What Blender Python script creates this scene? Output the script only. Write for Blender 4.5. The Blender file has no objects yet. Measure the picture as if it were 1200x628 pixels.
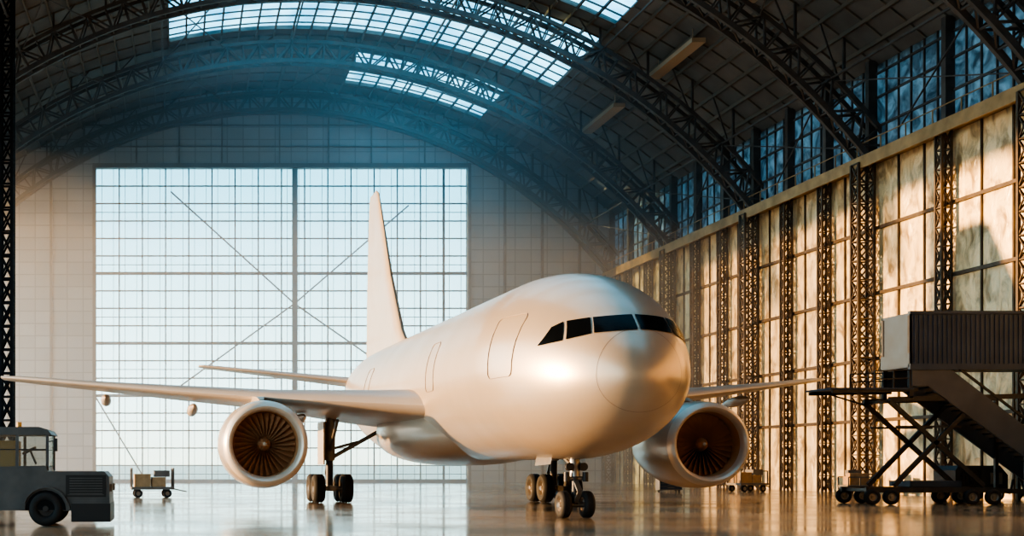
import bpy, bmesh, math, random
from mathutils import Vector, Matrix
random.seed(7)
R = math.radians
scene = bpy.context.scene

# ------------------------------------------------------------------ helpers
class MB:
    def __init__(s):
        s.v=[]; s.f=[]; s.m=[]
    def add(s,vs,fs,m=0):
        o=len(s.v); s.v+= [tuple(x) for x in vs]
        s.f+=[tuple(i+o for i in f) for f in fs]; s.m+=[m]*len(fs)
    def box(s,x0,x1,y0,y1,z0,z1,m=0):
        vs=[(x0,y0,z0),(x1,y0,z0),(x1,y1,z0),(x0,y1,z0),(x0,y0,z1),(x1,y0,z1),(x1,y1,z1),(x0,y1,z1)]
        s.add(vs,[(0,3,2,1),(4,5,6,7),(0,1,5,4),(1,2,6,5),(2,3,7,6),(3,0,4,7)],m)
    def beam(s,p,q,w=.1,h=None,m=0):
        p=Vector(p);q=Vector(q);h=h or w
        d=(q-p)
        if d.length<1e-5: return
        d.normalize()
        up=Vector((0,0,1)) if abs(d.z)<.95 else Vector((0,1,0))
        a=d.cross(up).normalized(); b=a.cross(d).normalized()
        vs=[]
        for c in (p,q):
            for sa,sb in ((-1,-1),(1,-1),(1,1),(-1,1)):
                vs.append(c+a*(sa*w/2)+b*(sb*h/2))
        s.add(vs,[(0,3,2,1),(4,5,6,7),(0,1,5,4),(1,2,6,5),(2,3,7,6),(3,0,4,7)],m)
    def prism(s,pts,y0,y1,m=0):
        n=len(pts)
        vs=[(x,y0,z) for x,z in pts]+[(x,y1,z) for x,z in pts]
        fs=[tuple(range(n)),tuple(range(2*n-1,n-1,-1))]
        for i in range(n):
            j=(i+1)%n; fs.append((i,i+n,j+n,j))
        s.add(vs,fs,m)
    def rings(s,rs,m=0,cap0=False,cap1=False,closed=True):
        n=len(rs[0]); vs=[p for r in rs for p in r]; fs=[]
        for k in range(len(rs)-1):
            for i in range(n if closed else n-1):
                j=(i+1)%n
                fs.append((k*n+i,k*n+j,(k+1)*n+j,(k+1)*n+i))
        if cap0: fs.append(tuple(range(n)))
        if cap1: fs.append(tuple(range((len(rs)-1)*n,len(rs)*n)))
        s.add(vs,fs,m)
    def rev(s,prof,o,axis=(0,1,0),n=32,m=0,cap0=False,cap1=False):
        o=Vector(o);d=Vector(axis).normalized()
        up=Vector((0,0,1)) if abs(d.z)<.9 else Vector((1,0,0))
        a=d.cross(up).normalized();b=a.cross(d).normalized()
        rs=[]
        for t,r in prof:
            r=max(r,.0005)
            rs.append([o+d*t+a*(r*math.cos(2*math.pi*i/n))+b*(r*math.sin(2*math.pi*i/n)) for i in range(n)])
        s.rings(rs,m,cap0,cap1)
    def cyl(s,p,q,r,r2=None,n=14,m=0):
        p=Vector(p);q=Vector(q);L=(q-p).length
        s.rev([(0,r),(L,r if r2 is None else r2)],p,(q-p),n,m,True,True)
    def wheel(s,c,r,w,axis=(1,0,0),m=0,hub=1,n=28):
        s.rev([(-w*.42,r*.52),(-w*.5,r*.62),(-w*.5,r*.84),(-w*.36,r*.97),(-w*.2,r),(-w*.18,r*.975),(-w*.06,r*.975),(-w*.05,r),(w*.05,r),(w*.06,r*.975),(w*.18,r*.975),(w*.2,r),(w*.36,r*.97),(w*.5,r*.84),(w*.5,r*.62),(w*.42,r*.52)],c,axis,n,m)
        s.rev([(-w*.44,r*.54),(-w*.38,r*.5),(-w*.2,r*.42),(-w*.2,r*.2),(-w*.45,r*.16),(-w*.45,.001)],c,axis,n,hub)
        s.rev([(w*.44,r*.54),(w*.38,r*.5),(w*.2,r*.42),(w*.2,r*.2),(w*.45,r*.16),(w*.45,.001)],c,axis,n,hub)
    def build(s,name,mats,parent=None,smooth=True,angle=35,recalc=True):
        me=bpy.data.meshes.new(name); me.from_pydata(s.v,[],s.f)
        for mt in mats: me.materials.append(mt)
        me.polygons.foreach_set('material_index',s.m)
        if recalc:
            bm=bmesh.new(); bm.from_mesh(me)
            bmesh.ops.recalc_face_normals(bm,faces=bm.faces); bm.to_mesh(me); bm.free()
        if smooth:
            me.polygons.foreach_set('use_smooth',[True]*len(me.polygons))
            me.set_sharp_from_angle(angle=R(angle))
        me.update()
        ob=bpy.data.objects.new(name,me); scene.collection.objects.link(ob)
        if parent: ob.parent=parent
        return ob
def empty(name,loc=(0,0,0),rz=0):
    e=bpy.data.objects.new(name,None); scene.collection.objects.link(e)
    e.location=loc; e.rotation_euler=(0,0,rz); e.empty_display_size=.5; return e

# ------------------------------------------------------------------ materials
def mat(name,col,rough=.5,metal=0,noise=0,nscale=1.0,bump=0,bscale=4,spec=.5,coat=0,col2=None):
    m=bpy.data.materials.new(name); m.use_nodes=True
    nt=m.node_tree; N=nt.nodes; L=nt.links; b=N['Principled BSDF']
    b.inputs['Base Color'].default_value=(*col,1); b.inputs['Roughness'].default_value=rough
    b.inputs['Metallic'].default_value=metal; b.inputs['Specular IOR Level'].default_value=spec
    b.inputs['Coat Weight'].default_value=coat; b.inputs['Coat Roughness'].default_value=.15
    tc=N.new('ShaderNodeTexCoord')
    if noise or col2:
        t=N.new('ShaderNodeTexNoise'); t.inputs['Scale'].default_value=nscale; t.inputs['Detail'].default_value=6
        L.new(tc.outputs['Object'],t.inputs['Vector'])
        r=N.new('ShaderNodeValToRGB'); r.color_ramp.elements[0].position=.3; r.color_ramp.elements[1].position=.7
        c2=col2 or tuple(c*(1-noise) for c in col)
        r.color_ramp.elements[0].color=(*c2,1); r.color_ramp.elements[1].color=(*col,1)
        L.new(t.outputs['Fac'],r.inputs['Fac']); L.new(r.outputs['Color'],b.inputs['Base Color'])
        mr=N.new('ShaderNodeMapRange'); mr.inputs['To Min'].default_value=rough*1.25; mr.inputs['To Max'].default_value=rough*.8
        L.new(t.outputs['Fac'],mr.inputs['Value']); L.new(mr.outputs['Result'],b.inputs['Roughness'])
    if bump:
        t=N.new('ShaderNodeTexNoise'); t.inputs['Scale'].default_value=bscale; t.inputs['Detail'].default_value=4
        L.new(tc.outputs['Object'],t.inputs['Vector'])
        bp=N.new('ShaderNodeBump'); bp.inputs['Strength'].default_value=bump; bp.inputs['Distance'].default_value=.1
        L.new(t.outputs['Fac'],bp.inputs['Height']); L.new(bp.outputs['Normal'],b.inputs['Normal'])
    return m
M_white=mat('aircraft_paint',(.47,.385,.30),.34,.38,.10,.45,coat=.4)
M_wing=mat('wing_paint',(.42,.36,.31),.35,.15,.1,.6)
M_lip=mat('inlet_lip',(.60,.51,.42),.35,.3)
M_duct=mat('inlet_duct',(.50,.26,.12),.5,.1)
M_dkmetal=mat('dark_metal',(.05,.05,.052),.45,.5,.3,3)
M_fan=mat('fan_titanium',(.40,.21,.11),.4,.3)
M_rub=mat('tyre_rubber',(.015,.015,.016),.75)
M_hub=mat('hub_metal',(.26,.23,.20),.4,.7)
M_strut=mat('gear_steel',(.25,.24,.23),.35,.6,.2,4)
M_cock=mat('cockpit_glass',(.004,.005,.006),.2,0,spec=.12)
M_seam=mat('seam_gray',(.20,.15,.12),.5)
M_steel=mat('truss_steel',(.12,.11,.105),.55,.3,.35,1.2)
M_col=mat('column_steel',(.115,.082,.055),.5,.3,.4,1.5)
M_blk=mat('black_steel',(.006,.007,.009),.7,.1,spec=.2)
M_ceil=mat('ceiling_panel',(.17,.16,.155),.7,0,.4,.3)
M_purl=mat('purlin',(.16,.14,.12),.6,.2)
M_mull=mat('mullion',(.08,.20,.27),.5,.2)
M_ledge=mat('ledge_steel',(.46,.29,.13),.5,.2,.4,1)
M_slate=mat('slate_paint',(.030,.058,.10),.5,.1,.3,1)
M_slate2=mat('stair_side',(.075,.09,.115),.45,.2,.3,1)
M_tug=mat('tug_paint',(.085,.09,.095),.45,.1,.3,2)
M_tug2=mat('tug_dark',(.015,.017,.02),.5)
M_yel=mat('warm_seat',(.60,.33,.10),.6)
M_crate=mat('crate_tan',(.40,.26,.14),.7,0,.3,3)
M_gray=mat('equipment_gray',(.16,.15,.14),.5,.1,.3,2)

def glassmat(name,tr=(.9,.97,1),fac=.1):
    m=bpy.data.materials.new(name); m.use_nodes=True; nt=m.node_tree; N=nt.nodes; L=nt.links
    N.remove(N['Principled BSDF']); o=N['Material Output']
    t=N.new('ShaderNodeBsdfTransparent'); t.inputs[0].default_value=(*tr,1)
    g=N.new('ShaderNodeBsdfGlossy'); g.inputs['Roughness'].default_value=.08
    x=N.new('ShaderNodeMixShader'); x.inputs[0].default_value=fac
    L.new(t.outputs[0],x.inputs[1]); L.new(g.outputs[0],x.inputs[2]); L.new(x.outputs[0],o.inputs[0])
    return m
M_glass=glassmat('window_glass',(.82,.97,1),.06)
def skyglass():
    # skylight glazing: blue tint varied by noise
    m=bpy.data.materials.new('skylight_glass'); m.use_nodes=True; nt=m.node_tree; N=nt.nodes; L=nt.links
    N.remove(N['Principled BSDF']); o=N['Material Output']
    tc=N.new('ShaderNodeTexCoord'); v=N.new('ShaderNodeTexNoise'); v.inputs['Scale'].default_value=.35; v.inputs['Detail'].default_value=5
    L.new(tc.outputs['Object'],v.inputs['Vector'])
    r=N.new('ShaderNodeValToRGB'); r.color_ramp.elements[0].position=.35; r.color_ramp.elements[0].color=(.22,.50,.66,1)
    r.color_ramp.elements[1].position=.68; r.color_ramp.elements[1].color=(.70,.95,1,1)
    L.new(v.outputs['Fac'],r.inputs['Fac'])
    t=N.new('ShaderNodeBsdfTransparent'); L.new(r.outputs['Color'],t.inputs[0]); L.new(t.outputs[0],o.inputs[0])
    return m
M_skyg=skyglass()
M_cab=glassmat('cab_glass',(.7,.75,.75),.08)

def pane():
    m=bpy.data.materials.new('blue_translucent_pane'); m.use_nodes=True; nt=m.node_tree; N=nt.nodes; L=nt.links
    b=N['Principled BSDF']; o=N['Material Output']
    tc=N.new('ShaderNodeTexCoord'); n=N.new('ShaderNodeTexNoise'); n.inputs['Scale'].default_value=.9; n.inputs['Detail'].default_value=7
    n.inputs['Distortion'].default_value=1.5
    L.new(tc.outputs['Object'],n.inputs['Vector'])
    r=N.new('ShaderNodeValToRGB'); r.color_ramp.elements[0].position=.35; r.color_ramp.elements[1].position=.66
    r.color_ramp.elements[0].color=(.10,.16,.21,1); r.color_ramp.elements[1].color=(.40,.54,.62,1)
    L.new(n.outputs['Fac'],r.inputs['Fac']); L.new(r.outputs['Color'],b.inputs['Base Color'])
    b.inputs['Roughness'].default_value=.3
    t=N.new('ShaderNodeBsdfTranslucent'); L.new(r.outputs['Color'],t.inputs[0])
    x=N.new('ShaderNodeMixShader'); x.inputs[0].default_value=.5
    L.new(b.outputs[0],x.inputs[1]); L.new(t.outputs[0],x.inputs[2]); L.new(x.outputs[0],o.inputs[0])
    return m
M_pane=pane()

def sheet():
    m=bpy.data.materials.new('wall_sheeting'); m.use_nodes=True; nt=m.node_tree; N=nt.nodes; L=nt.links
    b=N['Principled BSDF']; tc=N.new('ShaderNodeTexCoord')
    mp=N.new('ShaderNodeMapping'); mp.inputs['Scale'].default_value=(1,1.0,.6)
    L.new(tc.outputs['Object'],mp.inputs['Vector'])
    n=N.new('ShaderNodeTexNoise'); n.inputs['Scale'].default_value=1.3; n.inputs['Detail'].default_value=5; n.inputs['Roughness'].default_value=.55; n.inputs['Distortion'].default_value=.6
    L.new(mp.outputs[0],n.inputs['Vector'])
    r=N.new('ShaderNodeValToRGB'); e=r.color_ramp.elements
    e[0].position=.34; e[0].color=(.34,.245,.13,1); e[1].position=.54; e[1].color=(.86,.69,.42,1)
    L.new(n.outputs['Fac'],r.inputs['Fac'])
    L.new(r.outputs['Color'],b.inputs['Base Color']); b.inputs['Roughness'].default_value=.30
    v=N.new('ShaderNodeTexVoronoi'); v.feature='F1'; v.inputs['Scale'].default_value=.9; L.new(mp.outputs[0],v.inputs['Vector'])
    bp=N.new('ShaderNodeBump'); bp.inputs['Strength'].default_value=.7; bp.inputs['Distance'].default_value=.4
    L.new(v.outputs['Distance'],bp.inputs['Height'])
    bp2=N.new('ShaderNodeBump'); bp2.inputs['Strength'].default_value=.7; bp2.inputs['Distance'].default_value=.3
    L.new(n.outputs['Fac'],bp2.inputs['Height']); L.new(bp.outputs[0],bp2.inputs['Normal']); L.new(bp2.outputs[0],b.inputs['Normal'])
    return m
M_sheet=sheet()

def gridwall():
    m=bpy.data.materials.new('back_wall_panels'); m.use_nodes=True; nt=m.node_tree; N=nt.nodes; L=nt.links
    b=N['Principled BSDF']; tc=N.new('ShaderNodeTexCoord'); sp=N.new('ShaderNodeSeparateXYZ'); cb=N.new('ShaderNodeCombineXYZ')
    L.new(tc.outputs['Object'],sp.inputs[0]); L.new(sp.outputs[0],cb.inputs[0]); L.new(sp.outputs[2],cb.inputs[1])
    br=N.new('ShaderNodeTexBrick'); br.offset=0; br.inputs['Scale'].default_value=1; br.inputs['Brick Width'].default_value=1.5; br.inputs['Row Height'].default_value=1.15
    br.inputs['Mortar Size'].default_value=.05; br.inputs['Color1'].default_value=(.30,.32,.33,1); br.inputs['Color2'].default_value=(.37,.39,.40,1); br.inputs['Mortar'].default_value=(.17,.19,.20,1)
    L.new(cb.outputs[0],br.inputs['Vector']); L.new(br.outputs['Color'],b.inputs['Base Color']); b.inputs['Roughness'].default_value=.6
    return m
M_back=gridwall()

def floormat():
    m=bpy.data.materials.new('polished_concrete'); m.use_nodes=True; nt=m.node_tree; N=nt.nodes; L=nt.links
    b=N['Principled BSDF']; tc=N.new('ShaderNodeTexCoord')
    n=N.new('ShaderNodeTexNoise'); n.inputs['Scale'].default_value=.12; n.inputs['Detail'].default_value=7; n.inputs['Roughness'].default_value=.5
    L.new(tc.outputs['Object'],n.inputs['Vector'])
    r=N.new('ShaderNodeValToRGB'); r.color_ramp.elements[0].position=.3; r.color_ramp.elements[1].position=.7
    r.color_ramp.elements[0].color=(.22,.17,.12,1); r.color_ramp.elements[1].color=(.36,.28,.20,1)
    L.new(n.outputs['Fac'],r.inputs['Fac'])
    br=N.new('ShaderNodeTexBrick'); br.offset=0; br.inputs['Scale'].default_value=1; br.inputs['Brick Width'].default_value=6; br.inputs['Row Height'].default_value=6; br.inputs['Mortar Size'].default_value=.03
    br.inputs['Color1'].default_value=(1,1,1,1); br.inputs['Color2'].default_value=(.93,.93,.93,1); br.inputs['Mortar'].default_value=(.45,.45,.45,1)
    L.new(tc.outputs['Object'],br.inputs['Vector'])
    x=N.new('ShaderNodeMix'); x.data_type='RGBA'; x.blend_type='MULTIPLY'; x.inputs[0].default_value=1
    L.new(r.outputs['Color'],x.inputs[6]); L.new(br.outputs['Color'],x.inputs[7]); L.new(x.outputs[2],b.inputs['Base Color'])
    n2=N.new('ShaderNodeTexNoise'); n2.inputs['Scale'].default_value=.25; n2.inputs['Detail'].default_value=5
    L.new(tc.outputs['Object'],n2.inputs['Vector'])
    mr=N.new('ShaderNodeMapRange'); mr.inputs['From Min'].default_value=.3; mr.inputs['From Max'].default_value=.7; mr.inputs['To Min'].default_value=.08; mr.inputs['To Max'].default_value=.2
    L.new(n2.outputs['Fac'],mr.inputs['Value']); L.new(mr.outputs[0],b.inputs['Roughness'])
    bp=N.new('ShaderNodeBump'); bp.inputs['Strength'].default_value=.10; bp.inputs['Distance'].default_value=.02
    n3=N.new('ShaderNodeTexNoise'); n3.inputs['Scale'].default_value=1.5; L.new(tc.outputs['Object'],n3.inputs['Vector'])
    L.new(n3.outputs['Fac'],bp.inputs['Height']); L.new(bp.outputs[0],b.inputs['Normal'])
    return m
M_floor=floormat()
M_apron=mat('apron_concrete',(.60,.55,.46),.8,0,.2,.05)

# ------------------------------------------------------------------ hangar dims
XC=9.2; HW=31.6; XR=XC+HW; XL=XC-HW; YB=120.0; YF=-20.0
ZL=19.3; ZT=25.0
def arc(half,z0,crown):
    rise=crown-z0; rad=(half*half+rise*rise)/(2*rise); th=math.asin(half/rad); return rad,crown-rad,th
RR=arc(HW+.2,ZT,37.0)
RI=arc(HW-.5,ZL,34.7)
def roofpt(u,off=0):
    rad,zc,th=RR; a=u*th; return XC+(rad+off)*math.sin(a), zc+(rad+off)*math.cos(a)
def intr(u,off=0):
    rad,zc,th=RI; a=u*th; return XC+(rad+off)*math.sin(a), zc+(rad+off)*math.cos(a)
def roofz(x):
    rad,zc,th=RR; return zc+math.sqrt(rad*rad-(x-XC)**2)

f=MB(); f.box(XL-1,XR+1,YF,YB+.6,-.3,0); f.build('floor',[M_floor],smooth=False)
g=MB(); g.add([(-1500,-1500,-.31),(1500,-1500,-.31),(1500,2500,-.31),(-1500,2500,-.31)],[(0,1,2,3)])
g.box(-400,400,YB+.6,900,-.35,-.02); g.build('ground',[M_apron],smooth=False)

WX0,WX1,WZ=-7.8,27.0,29.5
def gable(bw,x0,x1,zb,n,y0):
    for i in range(n):
        a=x0+(x1-x0)*i/n; b=x0+(x1-x0)*(i+1)/n
        za,zb2=roofz(a)+.1,roofz(b)+.1
        vs=[]
        for y in (y0,y0+.5):
            vs+=[(a,y,zb),(b,y,zb),(b,y,zb2),(a,y,za)]
        bw.add(vs,[(0,1,2,3),(7,6,5,4),(0,4,5,1),(3,2,6,7)])
bw=MB()
gable(bw,XL,WX0,0,10,YB); gable(bw,WX1,XR,0,10,YB); gable(bw,WX0,WX1,WZ,20,YB)
bw.build('wall_back',[M_back],smooth=False)
bw=MB(); gable(bw,XL,XR,0,30,YF-.5); bw.build('wall_front_blocker',[M_back],smooth=False)  # unseen front wall, added to shut out sky fill behind the camera
t=MB()
for x in (-20,-16,-12,30.5,34,37.5):
    t.beam((x,YB-.15,0),(x,YB-.15,roofz(x)-.3),.22,.2)
for x in (-4,0,4,9.4,14,18,23):
    t.beam((x,YB-.15,WZ+.2),(x,YB-.15,roofz(x)-.3),.12)
for z in (31.5,33.5):
    dx=math.sqrt(RR[0]**2-(z-RR[1])**2)
    t.beam((XC-dx,YB-.15,z),(XC+dx,YB-.15,z),.12)
t.box(WX0-.3,WX1+.3,YB-.35,YB,WZ,WZ+.4); t.box(WX0-.3,WX0,YB-.35,YB,0,WZ); t.box(WX1,WX1+.3,YB-.35,YB,0,WZ)
t.build('trim_1',[M_steel],smooth=False)
w=MB(); nx=16; nz=18
for i in range(1,nx):
    x=WX0+(WX1-WX0)*i/nx; wd=.12
    if i==15: wd=.22
    w.box(x-wd/2,x+wd/2,YB+.1,YB+.25,0,WZ)
for i in range(nx*2):
    x=WX0+(WX1-WX0)*(i+.5)/(nx*2); w.box(x-.02,x+.02,YB+.18,YB+.24,0,WZ)
w.box(10.6,11.1,YB-.1,YB+.4,0,WZ)
for k in range(1,nz):
    z=WZ*k/nz; wd=.12
    if k in (5,8,12): wd=.28
    w.box(WX0,WX1,YB+.1,YB+.26,z-wd/2,z+wd/2)
for k in range(nz):
    z=WZ*(k+.5)/nz
    if k%3==0: w.box(WX0,WX1,YB+.18,YB+.24,z-.03,z+.03)
w.box(WX0,WX1,YB+.05,YB+.4,0,.35)
for a,b in (((-.8,27.3),(10.8,16.8)),((10.8,16.8),(21.5,26)),((10.8,16.8),(0,9)),((10.8,16.8),(22,9)),((-7.8,8),(-3,0)),):
    w.beam((a[0],YB-.05,a[1]),(b[0],YB-.05,b[1]),.13)
w.box(WX0,WX1,YB+.3,YB+.32,0,WZ,1)
w.build('window_1',[M_mull,M_glass],smooth=False)

ys=[y for y in range(75,121,5)]+[67.5,60,52.5,45,37.5,30,22.5,15,7.5,0,-7.5,-15]
ys=sorted(ys)
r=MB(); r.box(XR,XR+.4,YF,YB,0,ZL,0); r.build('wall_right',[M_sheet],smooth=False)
gr=MB()
for z in (4.3,7.9,11.7,15.5): gr.box(XR-.18,XR,YF,YB,z-.09,z+.09)
for a,b in zip(ys[:-1],ys[1:]):
    n=3
    for i in range(1,n):
        y=a+(b-a)*i/n; gr.box(XR-.1,XR,y-.05,y+.05,0,ZL)
gr.build('trim_2',[M_col],smooth=False)
l=MB(); l.box(XR-1.1,XR+.2,YF,YB,ZL-.05,ZL+.25); l.box(XR-1.15,XR-1.0,YF,YB,ZL-.35,ZL+.35)
for k in range(int((YB-YF)/2.5)): 
    y=YF+k*2.5; l.box(XR-1.1,XR-1.05,y-.03,y+.03,ZL+.3,ZL+1.1)
l.box(XR-1.1,XR-1.05,YF,YB,ZL+1.05,ZL+1.1)
l.build('trim_3',[M_ledge],smooth=False)
c=MB(); c.box(XR,XR+.06,YF,YB,ZL+.2,ZT,1)
for y in [YF+k*1.25 for k in range(int((YB-YF)/1.25)+1)]:
    c.box(XR-.1,XR,y-.04,y+.04,ZL+.2,ZT)
for z in (ZL+.6,ZL+2.1,ZL+3.8,ZL+5.2): c.box(XR-.12,XR,YF,YB,z-.06,z+.06)
for y in ys: c.box(XR-.5,XR,y-.2,y+.2,ZL,ZT+.3)
c.build('window_2',[M_steel,M_pane],smooth=False)

def lattice(mb,x,y,z0,z1,wx,wy,step,ch=.1,web=.06):
    cs=[(x-wx/2,y-wy/2),(x+wx/2,y-wy/2),(x+wx/2,y+wy/2),(x-wx/2,y+wy/2)]
    for cx,cy in cs: mb.beam((cx,cy,z0),(cx,cy,z1),ch)
    n=max(1,int((z1-z0)/step)); dz=(z1-z0)/n
    for k in range(n):
        a=z0+k*dz;b=a+dz
        for i in range(4):
            p=cs[i];q=cs[(i+1)%4]
            mb.beam((p[0],p[1],a),(q[0],q[1],b),web); mb.beam((q[0],q[1],a),(p[0],p[1],b),web)
            mb.beam((p[0],p[1],b),(q[0],q[1],b),web)
lc=MB()
for y in ys:
    if y in (0,15,30,45,60,75,90,105,120): lattice(lc,XR-.75,min(y,119.4),0,ZL,.9,.8,1.1,.15,.07)
    else: lattice(lc,XR-.5,y,0,ZL,.5,.55,1.0,.11,.055)
lc.build('wall_column_row',[M_col],smooth=False)

lw=MB(); lw.box(XL-.4,XL,YF,YB,ZT-1.0,ZT+.2); lw.box(XL-.4,XL,YF,YB,0,.4)
lw.box(XL-.4,XL,YB-3,YB,0,ZT)
for y in (-20,-8,40,93): lw.box(XL-.6,XL,y-.35,y+.35,0,ZT)  # unseen posts, spaced so their shadows miss the aircraft
lw.build('wall_left',[M_steel],smooth=False)

NU=48
sky=[(76.5,88.5,-6,21),(91.5,103.5,-9.5,20.5),(108,117,6,18.5),(61.5,73.5,-9,18),(46.5,58.5,-9,18),(31.5,43.5,-9,18),(16.5,28.5,-9,18)]  # front-bay skylights, out of view, are added to let in overhead light
def is_sky(y,x):
    for a,b,x0,x1 in sky:
        if a<=y<=b and x0<=x-XC<=x1: return True
    return False
ce=MB(); sg=MB()
ycuts=sorted(set([YF,YB]+[v for s_ in sky for v in s_[:2]]+list(range(-15,120,15))))
us=[-1+2*i/NU for i in range(NU+1)]
for ya,yb in zip(ycuts[:-1],ycuts[1:]):
    for i in range(NU):
        ua,ub=us[i],us[i+1]; xm=roofpt((ua+ub)/2)[0]
        (xa,za),(xb,zb_)=roofpt(ua),roofpt(ub)
        if is_sky((ya+yb)/2,xm):
            sg.add([(xa,ya,za),(xb,ya,zb_),(xb,yb,zb_),(xa,yb,za)],[(0,1,2,3)],1)
            sg.beam((xa,ya,za-.05),(xa,yb,za-.05),.14,.18)
            n=int((yb-ya)/1.5)
            for k in range(n+1):
                y=ya+(yb-ya)*k/n; sg.beam((xa,y,za-.03),(xb,y,zb_-.03),.1)
        else:
            (xc,zc_),(xd,zd)=roofpt(ua,.25),roofpt(ub,.25)
            ce.add([(xa,ya,za),(xb,ya,zb_),(xb,yb,zb_),(xa,yb,za),(xc,ya,zc_),(xd,ya,zd),(xd,yb,zd),(xc,yb,zc_)],
                   [(0,1,2,3),(7,6,5,4),(0,4,5,1),(3,2,6,7),(1,5,6,2),(0,3,7,4)])
ce.build('ceiling',[M_ceil],smooth=False)
sg.build('window_3',[M_steel,M_skyg],smooth=False)
pu=MB()
for i in range(NU+1):
    x,z=roofpt(us[i],-.12)
    for a,b in zip(ycuts[:-1],ycuts[1:]):
        if not is_sky((a+b)/2,x): pu.beam((x,a,z),(x,b,z),.12,.24)
for y in [YF+k*2.5 for k in range(int((YB-YF)/2.5)+1)]:
    for i in range(NU):
        a=roofpt(us[i],-.05);b=roofpt(us[i+1],-.05)
        if not is_sky(y,(a[0]+b[0])/2): pu.beam((a[0],y,a[1]),(b[0],y,b[1]),.08,.12)
pu.build('roof_purlins',[M_purl],smooth=False)
du=MB()
for xo in (13.0,19.5,24.5):
    for y0 in (8,23,38,53,68,83,98):
        if is_sky(y0+3,XC+xo) : continue
        z=roofz(XC+xo)-1.0
        du.box(XC+xo-.45,XC+xo+.45,y0,y0+8,z-.2,z+.1)
        for yy in (y0+1,y0+7): du.beam((XC+xo,yy,z),(XC+xo,yy,roofz(XC+xo)),.05)
du.build('ceiling_duct',[mat('duct_lit_tan',(.40,.30,.20),.5)],smooth=False)  # duct boxes; tan base colour stands in for lit ceiling strips

NT=56
def truss(y,name):
    tb=MB(); D=1.55; W=.55
    for sy in (-W,W):
        if y+sy>YB-.1: continue
        P=[intr(-1+2*i/NT) for i in range(NT+1)]; Q=[intr(-1+2*i/NT,D) for i in range(NT+1)]
        for i in range(NT):
            tb.beam((P[i][0],y+sy,P[i][1]),(P[i+1][0],y+sy,P[i+1][1]),.24,.32)
            tb.beam((Q[i][0],y+sy,Q[i][1]),(Q[i+1][0],y+sy,Q[i+1][1]),.22,.26)
            a,b=(P[i],Q[i+1]) if i%2 else (Q[i],P[i+1])
            tb.beam((a[0],y+sy,a[1]),(b[0],y+sy,b[1]),.12)
            tb.beam((P[i][0],y+sy,P[i][1]),(Q[i][0],y+sy,Q[i][1]),.1)
    if y<YB-2:
        for i in range(NT):
            p=P[i];q=P[i+1]
            tb.beam((p[0],y-W,p[1]),(q[0],y+W,q[1]),.09); tb.beam((p[0],y-W,p[1]),(p[0],y+W,p[1]),.1)
            q=Q[i]; tb.beam((q[0],y-W,q[1]),(q[0],y+W,q[1]),.1)
    for i in range(2,NT-1,3):
        x,z=intr(-1+2*i/NT,D); 
        if abs(x-XC)>HW: continue
        zr=roofz(x)
        if zr-z>.2:
            yy=min(y,YB-.6)
            tb.beam((x,yy,z),(x,yy,zr),.14)
            x2=x+1.5*(1 if x<XC else -1); tb.beam((x,yy,z),(x2,yy,roofz(x2)),.09)
    return tb.build(name,[M_steel],smooth=False)
for y in (119.3,105,90,75,60,45,30,15,0): truss(y,'roof_truss')
br=MB()
for y0 in (0,15,30,45,60,75,90,105):
    for i in range(4,NT-3,8):
        a=intr(-1+2*i/NT,1.4);b=intr(-1+2*(i+4)/NT,1.4)
        br.beam((a[0],y0,a[1]),(a[0],min(y0+15,119.2),a[1]),.12)
        if not is_sky(y0+7,a[0]) :
            br.beam((a[0],y0,a[1]),(b[0],min(y0+15,119.2),b[1]),.07); br.beam((b[0],y0,b[1]),(a[0],min(y0+15,119.2),a[1]),.07)
br.build('roof_bracing',[M_steel],smooth=False)

lm=MB(); lattice(lm,-11.2,83.2,0,32.1,.75,.8,1.5,.22,.12)
lm.box(-11.75,-10.65,82.7,83.7,0,.15)
lm.build('lattice_mast',[M_blk],smooth=False)

# ------------------------------------------------------------------ airplane
PSI=R(2.2)
plane=empty('airplane',(12.52+5.7*math.sin(PSI),40.5-5.7*math.cos(PSI),0),PSI)
def sm(t): t=max(0,min(1,t)); return t*t*(3-2*t)
LEN=45.5; RF=2.98
def prof(a):
    t=min(a/6.9,1); w=RF*max(0,1-(1-t)**2)**.51
    t=min(a/7.4,1); zt=4.15+3.68*max(0,1-(1-t)**2.05)**.56
    t=min(a/5.8,1); zb=4.15-2.29*max(0,1-(1-t)**2)**.5
    zc=4.15+.65*sm(a/7)
    if a>27:
        t=(a-27)/(LEN-27); w=RF*(1-t**1.7)+.28*t**1.7
        zb=1.86+ (6.1-1.86)*(t**1.35); 
    if a>33:
        t=(a-33)/(LEN-33); zt=7.83-.93*t**1.6
    if a>27: zc=zb+(zt-zb)*.5
    return w,zt,zb,zc
fb=MB(); NR=80
st=[.001,.006,.015,.03,.05,.08,.12,.17,.24,.34,.48,.65,.85,1.1,1.4,1.75,2.15,2.6,3.1,3.6,4.1,4.7,5.3,5.8,6.4,6.9,7.4,9,11,14,17,20,23,25,27,28.5,30,31.5,33,34.5,36,37.5,39,40.5,42,43.2,44.3,45,LEN]
rs=[]
for a in st:
    w_,zt,zb,zc=prof(a); ring=[]
    for i in range(NR):
        th=2*math.pi*i/NR; cz=math.sin(th)
        ring.append((w_*math.cos(th),a,zc+(zt-zc)*cz if cz>=0 else zc+(zc-zb)*cz))
    rs.append(ring)
fb.rings(rs,0,True,True)
fb.rev([(0,.22),(.25,.2),(.25,.12)],(0,LEN-.05,(prof(LEN)[1]+prof(LEN)[2])/2),(0,1,0),20,1)
fb.build('fuselage',[M_white,M_dkmetal],plane,angle=60)
bf=MB(); rs=[]
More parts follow.
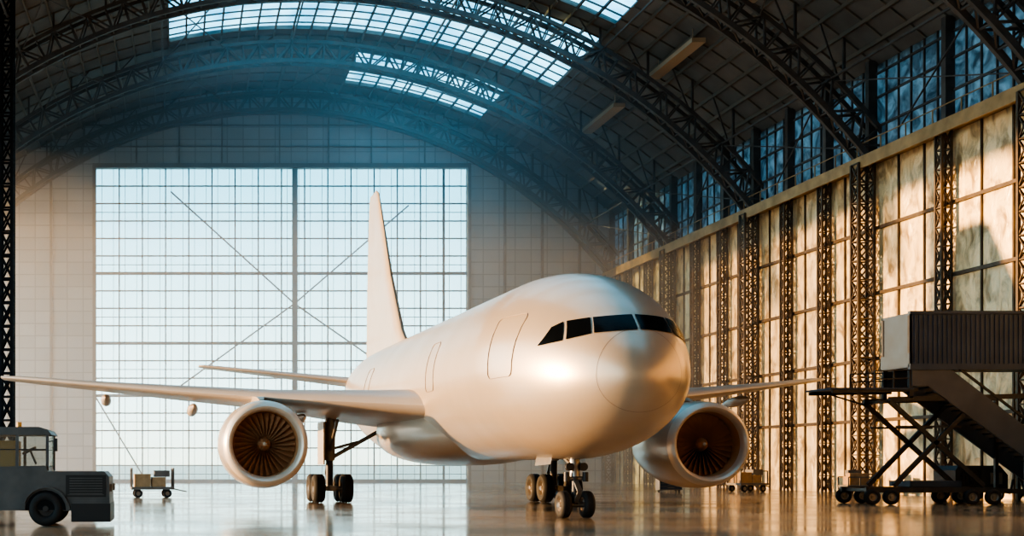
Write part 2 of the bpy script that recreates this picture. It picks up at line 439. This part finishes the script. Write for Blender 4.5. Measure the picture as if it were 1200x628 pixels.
for k in range(25):
    t=k/24; a=11.5+16*t; e=max(0.001,math.sin(math.pi*t))**.45
    ring=[]
    for i in range(40):
        th=2*math.pi*i/40
        ring.append((3.35*e*math.copysign(abs(math.cos(th))**.8,math.cos(th)),a,3.1+ (1.45*e)*math.copysign(abs(math.sin(th))**.8,math.sin(th))))
    rs.append(ring)
bf.rings(rs,0,True,True); bf.build('belly_fairing',[M_white],plane,angle=60)

def airfoil(x,le,ch,z,th,inc=0,n=14):
    pts=[]
    def yt(s): return 5*th*(.2969*math.sqrt(s)-.126*s-.3516*s*s+.2843*s**3-.1036*s**4)
    ss=[.5*(1-math.cos(math.pi*i/n)) for i in range(n+1)]
    for s in reversed(ss): pts.append((x,le+ch*s,z+ch*(yt(s)*1.15+.02*math.sin(math.pi*s))-math.sin(inc)*ch*(s-.3)))
    for s in ss[1:-1]: pts.append((x,le+ch*s,z-ch*(yt(s)*.85-.02*math.sin(math.pi*s))-math.sin(inc)*ch*(s-.3)))
    return pts
HS=20.3
def wing_le(y): return 14.2+(y-2.9)*(13.2/(HS-2.9)) if y>2.9 else 14.2-(2.9-y)*.9
def wing_z(y): return 3.55+ (y/HS)**1.15*2.35
wing_secs=[(0.3,11.5,.13),(2.9,10.0,.13),(4.2,9.0,.125),(8,6.3,.115),(12,4.8,.11),(16,3.3,.10),(19.3,2.3,.10),(HS,1.6,.09)]
for sx,nm in ((-1,'wing_a'),(1,'wing_b')):
    wb=MB(); rs=[airfoil(sx*y,wing_le(y)+(.35 if y==HS else 0),ch,wing_z(y),th,R(3 if y<6 else 1.5)) for y,ch,th in wing_secs]
    wb.rings(rs,0,True,True)
    for y in (6.6,11.2,15.2):
        ch=6.3-(y-8)*.375 if y>8 else 7
        a0=wing_le(y)+ch*.45; L_=ch*.8; z=wing_z(y)-.42
        wb.rev([(0,.02),(L_*.12,.16),(L_*.35,.25),(L_*.6,.24),(L_*.85,.13),(L_,.02)],(sx*y,a0,z),(0,1,-.06),14)
    wb.build(nm,[M_wing],plane,angle=40)
sb=MB()
for sx in (-1,1):
    rs=[airfoil(sx*y,le,ch,z,.09) for y,le,ch,z in ((.2,36.6,5.2,6.25),(1.5,37.4,4.6,6.4),(5.5,39.9,3.1,7.0),(9.6,42.3,1.9,7.6),(9.9,42.8,1.2,7.65))]
    sb.rings(rs,0,True,True)
sb.build('horizontal_stabilizer',[M_wing],plane,angle=40)
fn=MB()
rs=[]
for z,le,ch,th in ((7.0,28.8,12.8,.045),(7.9,30.3,11.2,.06),(8.7,31.6,9.8,.07),(12,34.4,6.8,.075),(16.0,37.0,3.7,.08),(17.1,37.7,2.7,.07),(17.35,38.3,1.9,.05)):
    rs.append([(q[2],q[1],z) for q in airfoil(0,le,ch,0,th)])
fn.rings(rs,0,True,True); fn.build('vertical_fin',[M_white],plane,angle=40)

EY=15.2; EX=8.78; EZ=2.5
for sx,nm in ((-1,'engine_a'),(1,'engine_b')):
    e=MB(); o=(sx*EX,EY,EZ)
    e.rev([(.30,1.66),(.6,1.71),(1.2,1.75),(2.2,1.75),(3.2,1.65),(4.2,1.44),(4.9,1.22),(4.9,1.16),(4.0,1.2)],o,n=56,m=0)
    e.rev([(.30,1.66),(.14,1.60),(.03,1.52),(0,1.46),(.03,1.40),(.12,1.34),(.3,1.29)],o,n=56,m=1)
    e.rev([(.3,1.29),(.6,1.26),(.9,1.27),(2.0,1.28),(3.5,1.2)],o,n=56,m=4)
    e.rev([(1.3,1.28),(1.3,.01)],o,n=40,m=2)
    e.rev([(4.0,.85),(5.2,.72),(5.9,.5),(5.9,.4)],o,n=30,m=2); e.rev([(5.4,.38),(6.6,.02)],o,n=24,m=2)
    e.rev([(.52,.002),(.57,.08),(.65,.15),(.75,.21),(.88,.26),(1.0,.29)],o,n=28,m=3)
    e.rev([(.515,.002),(.55,.06),(.57,.08)],(sx*EX,EY-.006,EZ),n=20,m=0)
    nb=30
    for k in range(nb):
        a0=2*math.pi*k/nb; rows=[]
        for j in range(6):
            rr=.27+(1.25-.27)*j/5; tw=R(25+35*j/5); hw=.11+.08*j/5; sweep=.05*math.sin(j/5*3)
            row=[]
            for s_ in (-1,0,1):
                da=(s_*hw*math.sin(tw))/rr; ax=.9+s_*hw*math.cos(tw)+(.02 if s_==0 else 0)-sweep
                an=a0+da+.10*j/5; row.append((o[0]+rr*math.cos(an),o[1]+ax,o[2]+rr*math.sin(an)))
            rows.append(row)
        e.rings(rows,3,closed=False)
    yw=wing_z(EX)
    rs=[]
    for a,wd,z0,z1 in ((1.6,.05,EZ+1.66,EZ+1.72),(2.4,.16,EZ+1.5,EZ+1.95),(4.0,.22,EZ+1.2,yw+.1),(6.0,.2,EZ+.8,yw),(8.2,.05,yw-.5,yw-.1)):
        rs.append([(o[0]-wd,EY+a,z0),(o[0]+wd,EY+a,z0),(o[0]+wd,EY+a,z1),(o[0]-wd,EY+a,z1)])
    e.rings(rs,0,True,True)
    e.build(nm,[M_white,M_lip,M_dkmetal,M_fan,M_duct],plane,angle=40,recalc=False)

def zs(a,y):
    w_,zt,zb,zc=prof(a)
    if abs(y)>=w_: return -1
    return zc+(zt-zc)*math.sqrt(1-(y/w_)**2)
def solve(y,z):
    lo,hi=0.002,7.4
    for _ in range(40):
        m_=(lo+hi)/2
        if zs(m_,y)<z: lo=m_
        else: hi=m_
    return hi
def spt(y,z,off):
    a=solve(y,z); e=.02
    dady=(solve(y+e,z)-solve(y-e,z))/(2*e); dadz=(solve(y,z+e)-solve(y,z-e))/(2*e)
    n=Vector((dady,-1,dadz)).normalized()
    p=Vector((y,a,z))+n*off
    return p
cw=MB()
def patch(c,off,m):
    (p0,p1,p2,p3)=c; n1,n2=10,6; rows=[]
    for j in range(n2+1):
        v=j/n2; row=[]
        for i in range(n1+1):
            u=i/n1
            y=(1-v)*((1-u)*p0[0]+u*p1[0])+v*((1-u)*p3[0]+u*p2[0])
            z=(1-v)*((1-u)*p0[1]+u*p1[1])+v*((1-u)*p3[1]+u*p2[1])
            row.append(spt(y,z,off))
        rows.append(row)
    cw.rings(rows,m,closed=False)
for sx in (-1,1):
    for c in ([(.04,5.42),(1.10,5.36),(1.0,5.84),(.04,5.88)],
              [(1.17,5.35),(1.68,5.24),(1.54,5.80),(1.06,5.84)],
              [(1.75,5.22),(2.20,5.14),(1.86,5.66),(1.61,5.79)]):
        patch([(sx*y,z) for y,z in c],.02,0)
cw.build('cockpit_windows',[M_cock],plane,recalc=False)
def flank(a,z,sx,off=.006):
    w_,zt,zb,zc=prof(a); h_=(zt-zc) if z>=zc else (zc-zb)
    y=w_*math.sqrt(max(0,1-((z-zc)/h_)**2)); n=Vector((y/w_**2,0,(z-zc)/h_**2)).normalized()
    return Vector((sx*(y+n.x*off),a,z+n.z*off))
dl=MB()
def rect(a0,a1,z0,z1,sx,wd=.03):
    c=.18; P=[]
    for (ca,cz,st_) in ((a1-c,z1-c,0),(a0+c,z1-c,90),(a0+c,z0+c,180),(a1-c,z0+c,270)):
        for k in range(6):
            an=R(st_+k*18); P.append((ca+c*math.cos(an),cz+c*math.sin(an)))
    Q=[]
    for i in range(len(P)):
        p=P[i];q=P[(i+1)%len(P)]
        for k in range(5): Q.append((p[0]+(q[0]-p[0])*k/5,p[1]+(q[1]-p[1])*k/5))
    for i in range(len(Q)):
        dl.beam(flank(*Q[i],sx),flank(*Q[(i+1)%len(Q)],sx),wd,.016)
for sx in (-1,1):
    rect(3.7,5.3,4.35,6.25,sx)
    rect(12.2,13.4,4.4,6.2,sx,.02); rect(25,26.2,4.4,6.2,sx,.02)
dl.build('door_outlines',[M_seam],plane,smooth=False)
sr=MB()
for a in (.6,):
    rr=[]
    for off,da in ((.002,-.005),(.004,0),(.002,.005)):
        w2,zt2,zb2,zc2=prof(a+da)
        rr.append([((w2+off)*math.cos(2*math.pi*i/80),a+da,zc2+((zt2-zc2+off) if math.sin(2*math.pi*i/80)>=0 else (zc2-zb2+off))*math.sin(2*math.pi*i/80)) for i in range(80)])
    sr.rings(rr,0)
sr.build('radome_seam',[M_seam],plane)

ng=MB(); a=5.7
ng.cyl((0,a+.1,2.4),(0,a,1.3),.16,m=2); ng.cyl((0,a,1.3),(0,a,.42),.10,m=3); ng.cyl((-.5,a,.42),(.5,a,.42),.08,m=2)
for sx in (-1,1): ng.wheel((sx*.37,a,.43),.43,.32)
ng.beam((0,a-.05,1.2),(0,a-.45,.85),.16,.06,2); ng.beam((0,a-.45,.85),(0,a-.1,.5),.14,.06,2)
ng.cyl((-.14,a,1.7),(-.3,a+1.7,2.5),.06,m=2); ng.cyl((.14,a,1.7),(.3,a+1.7,2.5),.06,m=2)
ng.cyl((-.3,a,1.25),(.3,a,1.25),.07,m=2); ng.cyl((-.3,a-.1,1.15),(-.3,a-.1,1.45),.09,m=3); ng.cyl((.3,a-.1,1.15),(.3,a-.1,1.45),.09,m=3)
ng.cyl((-.22,a-.2,1.62),(-.22,a-.05,1.62),.13,m=3); ng.cyl((.22,a-.2,1.62),(.22,a-.05,1.62),.13,m=3)
ng.cyl((.1,a,1.8),(.55,a+.4,2.4),.04,m=2); ng.cyl((-.1,a,1.8),(-.55,a+.4,2.4),.04,m=2)
for sx in (-1,1): ng.add([(sx*.5,a+.6,2.1),(sx*.5,a+2.2,2.1),(sx*.58,a+2.2,1.65),(sx*.58,a+.6,1.7)],[(0,1,2,3)],4)
ng.build('nose_gear',[M_rub,M_hub,M_strut,M_dkmetal,M_strut],plane,angle=40)
for sx,nm in ((-1,'main_gear_a'),(1,'main_gear_b')):
    mg=MB(); y=5.1*sx; a=23.0
    mg.cyl((y,a-.3,4.0),(y,a,1.9),.24,m=2); mg.cyl((y,a,1.9),(y,a,.72),.16,m=3)
    mg.beam((y,a-.95,.64),(y,a+.95,.64),.26,.24,2)
    for da in (-.8,.8):
        mg.cyl((y-.7,a+da,.64),(y+.7,a+da,.64),.1,m=2)
        for s2 in (-1,1): mg.wheel((y+s2*.62,a+da,.64),.64,.5)
    mg.cyl((y,a,1.95),(y-sx*2.6,a,3.4),.09,m=2); mg.cyl((y-sx*.1,a,2.4),(y-sx*1.3,a,2.72),.06,m=2)
    mg.cyl((y,a,2.2),(y,a-2.2,3.6),.08,m=2)
    mg.beam((y,a+.2,1.9),(y,a+.65,1.3),.22,.08,2); mg.beam((y,a+.65,1.3),(y,a+.2,.8),.2,.08,2)
    mg.box(y+sx*.35,y+sx*.42,a-1.0,a+.8,1.7,3.6,4)
    mg.build(nm,[M_rub,M_hub,M_strut,M_dkmetal,M_wing],plane,angle=40)

# ------------------------------------------------------------------ tow tractor
tt=empty('tow_tractor',(-1.9,35.0,0))
b=MB()
b.prism([(-4.6,.45),(-4.6,1.35),(-3.5,1.62),(-1.75,1.66),(-1.7,1.5),(-.15,1.5),(-.02,1.35),(0,.62),(-.25,.45),(-1.2,.42),(-1.35,.42)],0,2.1,0)
b.box(-1.05,.02,-.05,2.15,.12,.62,1); b.box(-.98,.0,-.03,2.13,.62,.70,0)
b.box(-1.2,-.1,-.012,0,.8,1.4,1); b.box(-1.15,-.15,-.02,-.012,.85,.87,0); 
for i in range(7): b.box(-1.1,-.2,-.025,-.012,.88+i*.07,.905+i*.07,0)
b.box(-.02,.06,.3,.5,.95,1.15,2); b.box(-.02,.06,1.6,1.8,.95,1.15,2)
b.build('body',[M_tug,M_tug2,M_hub],tt,smooth=False)
cb=MB()
cz0,cz1=1.62,2.6
cb.prism([(-3.55,2.5),(-3.45,2.64),(-3.2,2.72),(-1.95,2.72),(-1.7,2.64),(-1.6,2.5)],.1,2.0,0)
for x in (-3.45,-2.55,-1.72):
    for y in (.16,1.94): cb.beam((x,y,cz0-.1),(x,y,2.55),.08,m=0)
for y in (.16,1.94): cb.beam((-3.45,y,2.1),(-1.72,y,2.1),.03,m=1)
cb.box(-3.42,-1.75,.15,.165,cz0,2.52,2); cb.box(-1.72,-1.70,.16,1.94,cz0,2.52,2)
cb.box(-3.1,-2.65,.5,1.1,1.5,2.35,3); cb.box(-3.1,-2.65,1.2,1.8,1.5,2.35,3); cb.cyl((-2.1,.8,1.7),(-2.25,.8,2.05),.03,m=1); cb.rev([(0,.2),(.03,.22),(.06,.2)],(-2.28,.8,2.05),(-.5,0,1),20,1)
cb.beam((-1.72,.1,2.3),(-1.45,-.1,2.35),.03,m=1); cb.box(-1.5,-1.42,-.22,-.02,2.05,2.4,1)
cb.cyl((-2.6,1,2.72),(-2.6,1,2.88),.07,m=3)
cb.build('cab',[M_tug,M_tug2,M_cab,M_yel],tt,smooth=False)
tw=MB()
for x in (-1.75,-4.0):
    for y in (.12,1.98): tw.wheel((x,y,.48),.48,.34,(0,1,0))
for x in (-1.75,-4.0):
    P=[]
    for k in range(11):
        an=math.pi*k/10; P.append((x+.62*math.cos(an),.45+.62*math.sin(an)))
    for p,q in zip(P[:-1],P[1:]): tw.beam((p[0],-.02,p[1]),(q[0],-.02,q[1]),.1,.05,2)
    tw.prism([(x+.55*math.cos(math.pi*k/10),.44+.55*math.sin(math.pi*k/10)) for k in range(11)],-.015,.02,3)
tw.build('wheels',[M_rub,M_dkmetal,M_tug,M_blk],tt,angle=40)

# ------------------------------------------------------------------ boarding stairs
bs=empty('boarding_stairs',(0,0,0)); Y0,Y1=54.0,56.2
s=MB()
for y in (Y0+.1,Y1-.1):
    s.beam((29.0,y,.62),(34.6,y,.62),.16,.22,0)
    s.beam((30.0,y,4.4),(34.0,y,.8),.14,.18,0); s.beam((30.2,y,.8),(33.6,y,4.3),.14,.18,0)
    s.beam((30.3,y,3.3),(33.0,y,3.3),.08,m=0); s.beam((30.0,y,4.45),(36,y,4.6),.16,.2,0)
    s.beam((30.9,y,4.5),(30.9,y,8.0),.16,m=0)
    s.beam((27.6,y,4.78),(31.2,y,4.85),.10,.14,0)
    s.beam((28.4,y,4.8),(30.0,y,4.3),.06,m=0)
    s.beam((35.8,y,4.6),(35.8,y,.3),.14,m=0); s.beam((33.6,y,.62),(37.6,y,.5),.14,.2,0)
    for x in (29.4,30.2): s.beam((x,y,4.9),(x,y,5.65),.05,m=0)
    for z in (5.3,5.65): s.beam((29.4,y,z),(30.9,y,z+.05),.05,m=0)
for x in (29.2,31.5,34.4): s.beam((x,Y0,.62),(x,Y1,.62),.14,m=0)
for x in (30.2,33.6): s.beam((x,Y0,4.4),(x,Y1,4.4),.12,m=0)
s.box(31.0,33.2,Y0+.3,Y1-.3,.75,1.0,1)
s.build('frame',[M_dkmetal,M_slate],bs,smooth=False)
d=MB(); d.box(27.5,31.0,Y0,Y1,4.86,4.94,0); d.box(31,38.6,Y0,Y1,5.75,5.9,0)
for y in (Y0,Y1-.06): d.box(30.85,38.6,y,y+.06,5.9,8.1,0)
d.box(30.85,30.91,Y0,Y1,5.9,8.1,0)
d.box(30.8,30.92,Y0,Y1,5.8,6.4,0)
for i in range(38): d.box(31.0+i*.2,31.08+i*.2,Y0-.03,Y0,5.95,8.0,0)
d.box(30.8,38.65,Y0-.08,Y0+.12,8.05,8.17,0); d.box(30.8,38.65,Y0-.08,Y0+.08,5.7,5.95,0)
d.build('upper_platform',[M_slate],bs,smooth=False)
q=MB()
for y in (Y0-.02,Y1-.1):
    q.prism([(30.9,5.75),(32.5,5.75),(39.4,.45),(39.4,.0),(38.4,.0),(31.6,5.0),(30.9,5.0)],y,y+.12,0)
    q.beam((32.6,y+.06,6.0),(39.3,y+.06,.9),.09,m=1)
n=26
for k in range(n):
    x=31.9+k*(7.2/n); z=5.45-k*(5.2/n); q.box(x,x+.3,Y0+.1,Y1-.1,z-.03,z+.02,1)
q.build('stair_flight',[M_slate2,M_dkmetal],bs,smooth=False)
q=MB()
for x in (29.2,30.0,33.4,34.3):
    for y in (Y0-.05,Y1+.05): q.wheel((x,y,.33),.33,.24,(0,1,0))
q.build('wheels',[M_rub,M_hub],bs,angle=40)

# ------------------------------------------------------------------ small equipment
def cart(name,x,y,rz=0,L_=2.1,top=1.3,load=True):
    e=empty(name,(x,y,0),rz); m_=MB()
    m_.box(-L_/2,L_/2,-.65,.65,.42,.55,0)
    for sx in (-1,1):
        for sy in (-1,1): m_.wheel((sx*(L_/2-.35),sy*.55,.22),.22,.14,(0,1,0),1,2,20)
        for sy in (-.6,0,.6): m_.beam((sx*L_/2*.97,sy,.5),(sx*L_/2*.97,sy,top),.06,m=0)
        m_.beam((sx*L_/2*.97,-.6,top),(sx*L_/2*.97,.6,top),.06,m=0)
    m_.beam((L_/2,0,.45),(L_/2+.7,0,.3),.06,m=0)
    if load:
        m_.box(-L_*.42,-.1,-.5,.5,.56,1.22,3); m_.box(-.02,L_*.3,-.45,.45,.56,1.05,3); m_.box(.1,L_*.4,-.4,.3,1.07,1.4,0)
    m_.build('cart',[M_gray,M_rub,M_hub,M_crate],e,angle=40); return e
cart('baggage_cart',-1.4,66,0.1,2.2,1.5)
cart('baggage_cart',35.5,80,.3)
cart('baggage_cart',38.0,72,1.4,1.8,1.0)
def gpu(name,x,y,rz,sc=1,colr=M_slate):
    e=empty(name,(x,y,0),rz); e.scale=(sc,)*3; m_=MB()
    m_.prism([(-1.3,.4),(-1.3,1.3),(-1.15,1.5),(.9,1.5),(1.3,1.1),(1.3,.4)],-.6,.6,0)
    for i in range(6): m_.box(-1.0+i*.18,-.92+i*.18,-.62,-.6,.7,1.3,1)
    m_.box(.4,1.0,-.63,-.6,.7,1.2,3)
    for sx in (-.85,.85):
        for sy in (-.55,.55): m_.wheel((sx,sy,.28),.28,.18,(0,1,0),1,2,20)
    m_.beam((1.3,0,.45),(2.0,0,.3),.07,m=1); m_.beam((2.0,0,.3),(2.15,0,.9),.06,m=1)
    m_.build('unit',[colr,M_rub,M_hub,M_gray],e,angle=30)
gpu('ground_power_unit',37.4,60.5,.2,1.1,M_tug2)
tb=empty('tool_chest',(30.6,80,0)); m_=MB(); m_.box(-.7,.7,-.35,.35,.12,1.1,0)
for i in range(5): m_.box(-.65,.65,-.37,-.35,.18+i*.18,.33+i*.18,1); m_.box(-.2,.2,-.39,-.37,.25+i*.18,.28+i*.18,2)
for sx in (-.55,.55):
    for sy in (-.25,.25): m_.wheel((sx,sy,.07),.07,.05,(0,1,0),1,2,12)
m_.build('chest',[M_gray,M_slate,M_hub],tb,smooth=False)

# ------------------------------------------------------------------ haze in the rear half of the hangar
hz=MB()
pp=[(XL+1.5,.05),(XR-1.6,.05)]+[(intr(u,-.4)[0],intr(u,-.4)[1]) for u in [(.96-1.92*i/24) for i in range(25)]]
hz.prism(pp,84,119)
M_h=bpy.data.materials.new('haze'); M_h.use_nodes=True; nt=M_h.node_tree; nt.nodes.remove(nt.nodes['Principled BSDF'])
vs=nt.nodes.new('ShaderNodeVolumeScatter'); vs.inputs['Color'].default_value=(.92,.94,.97,1); vs.inputs['Density'].default_value=.015; vs.inputs['Anisotropy'].default_value=.2
nt.links.new(vs.outputs[0],nt.nodes['Material Output'].inputs['Volume'])
hz.build('air_haze',[M_h],smooth=False)

# ------------------------------------------------------------------ world + sun
W=bpy.data.worlds.new('World'); scene.world=W; W.use_nodes=True; nt=W.node_tree; N=nt.nodes; L=nt.links
bg=N['Background']; tc=N.new('ShaderNodeTexCoord'); sp=N.new('ShaderNodeSeparateXYZ'); L.new(tc.outputs['Generated'],sp.inputs[0])
cr=N.new('ShaderNodeValToRGB'); e=cr.color_ramp.elements
e[0].position=0; e[0].color=(1.0,.90,.74,1); e[1].position=1; e[1].color=(.26,.46,.62,1)
x=e.new(.05); x.color=(.88,.95,.93,1); x=e.new(.2); x.color=(.38,.70,.84,1); x=e.new(.5); x.color=(.34,.60,.76,1)
L.new(sp.outputs[2],cr.inputs['Fac']); L.new(cr.outputs['Color'],bg.inputs['Color']); bg.inputs['Strength'].default_value=3.1
sd=bpy.data.lights.new('sun','SUN'); sd.energy=10.5; sd.color=(1,.58,.25); sd.angle=R(1.0)
so=bpy.data.objects.new('sun',sd); scene.collection.objects.link(so)
so.rotation_euler=Vector((1,-.27,-.11)).to_track_quat('-Z','Y').to_euler()

# ------------------------------------------------------------------ camera
cd=bpy.data.cameras.new('camera'); cd.sensor_width=36; cd.lens=45; cd.shift_x=390/1200; cd.shift_y=231/1200
cd.clip_start=.1; cd.clip_end=4000
co=bpy.data.objects.new('camera',cd); scene.collection.objects.link(co); co.location=(0,0,1.67); co.rotation_euler=(R(90),0,0)
scene.camera=co
scene.view_settings.view_transform='AgX'
scene.view_settings.look='AgX - High Contrast'
scene.view_settings.exposure=0.4
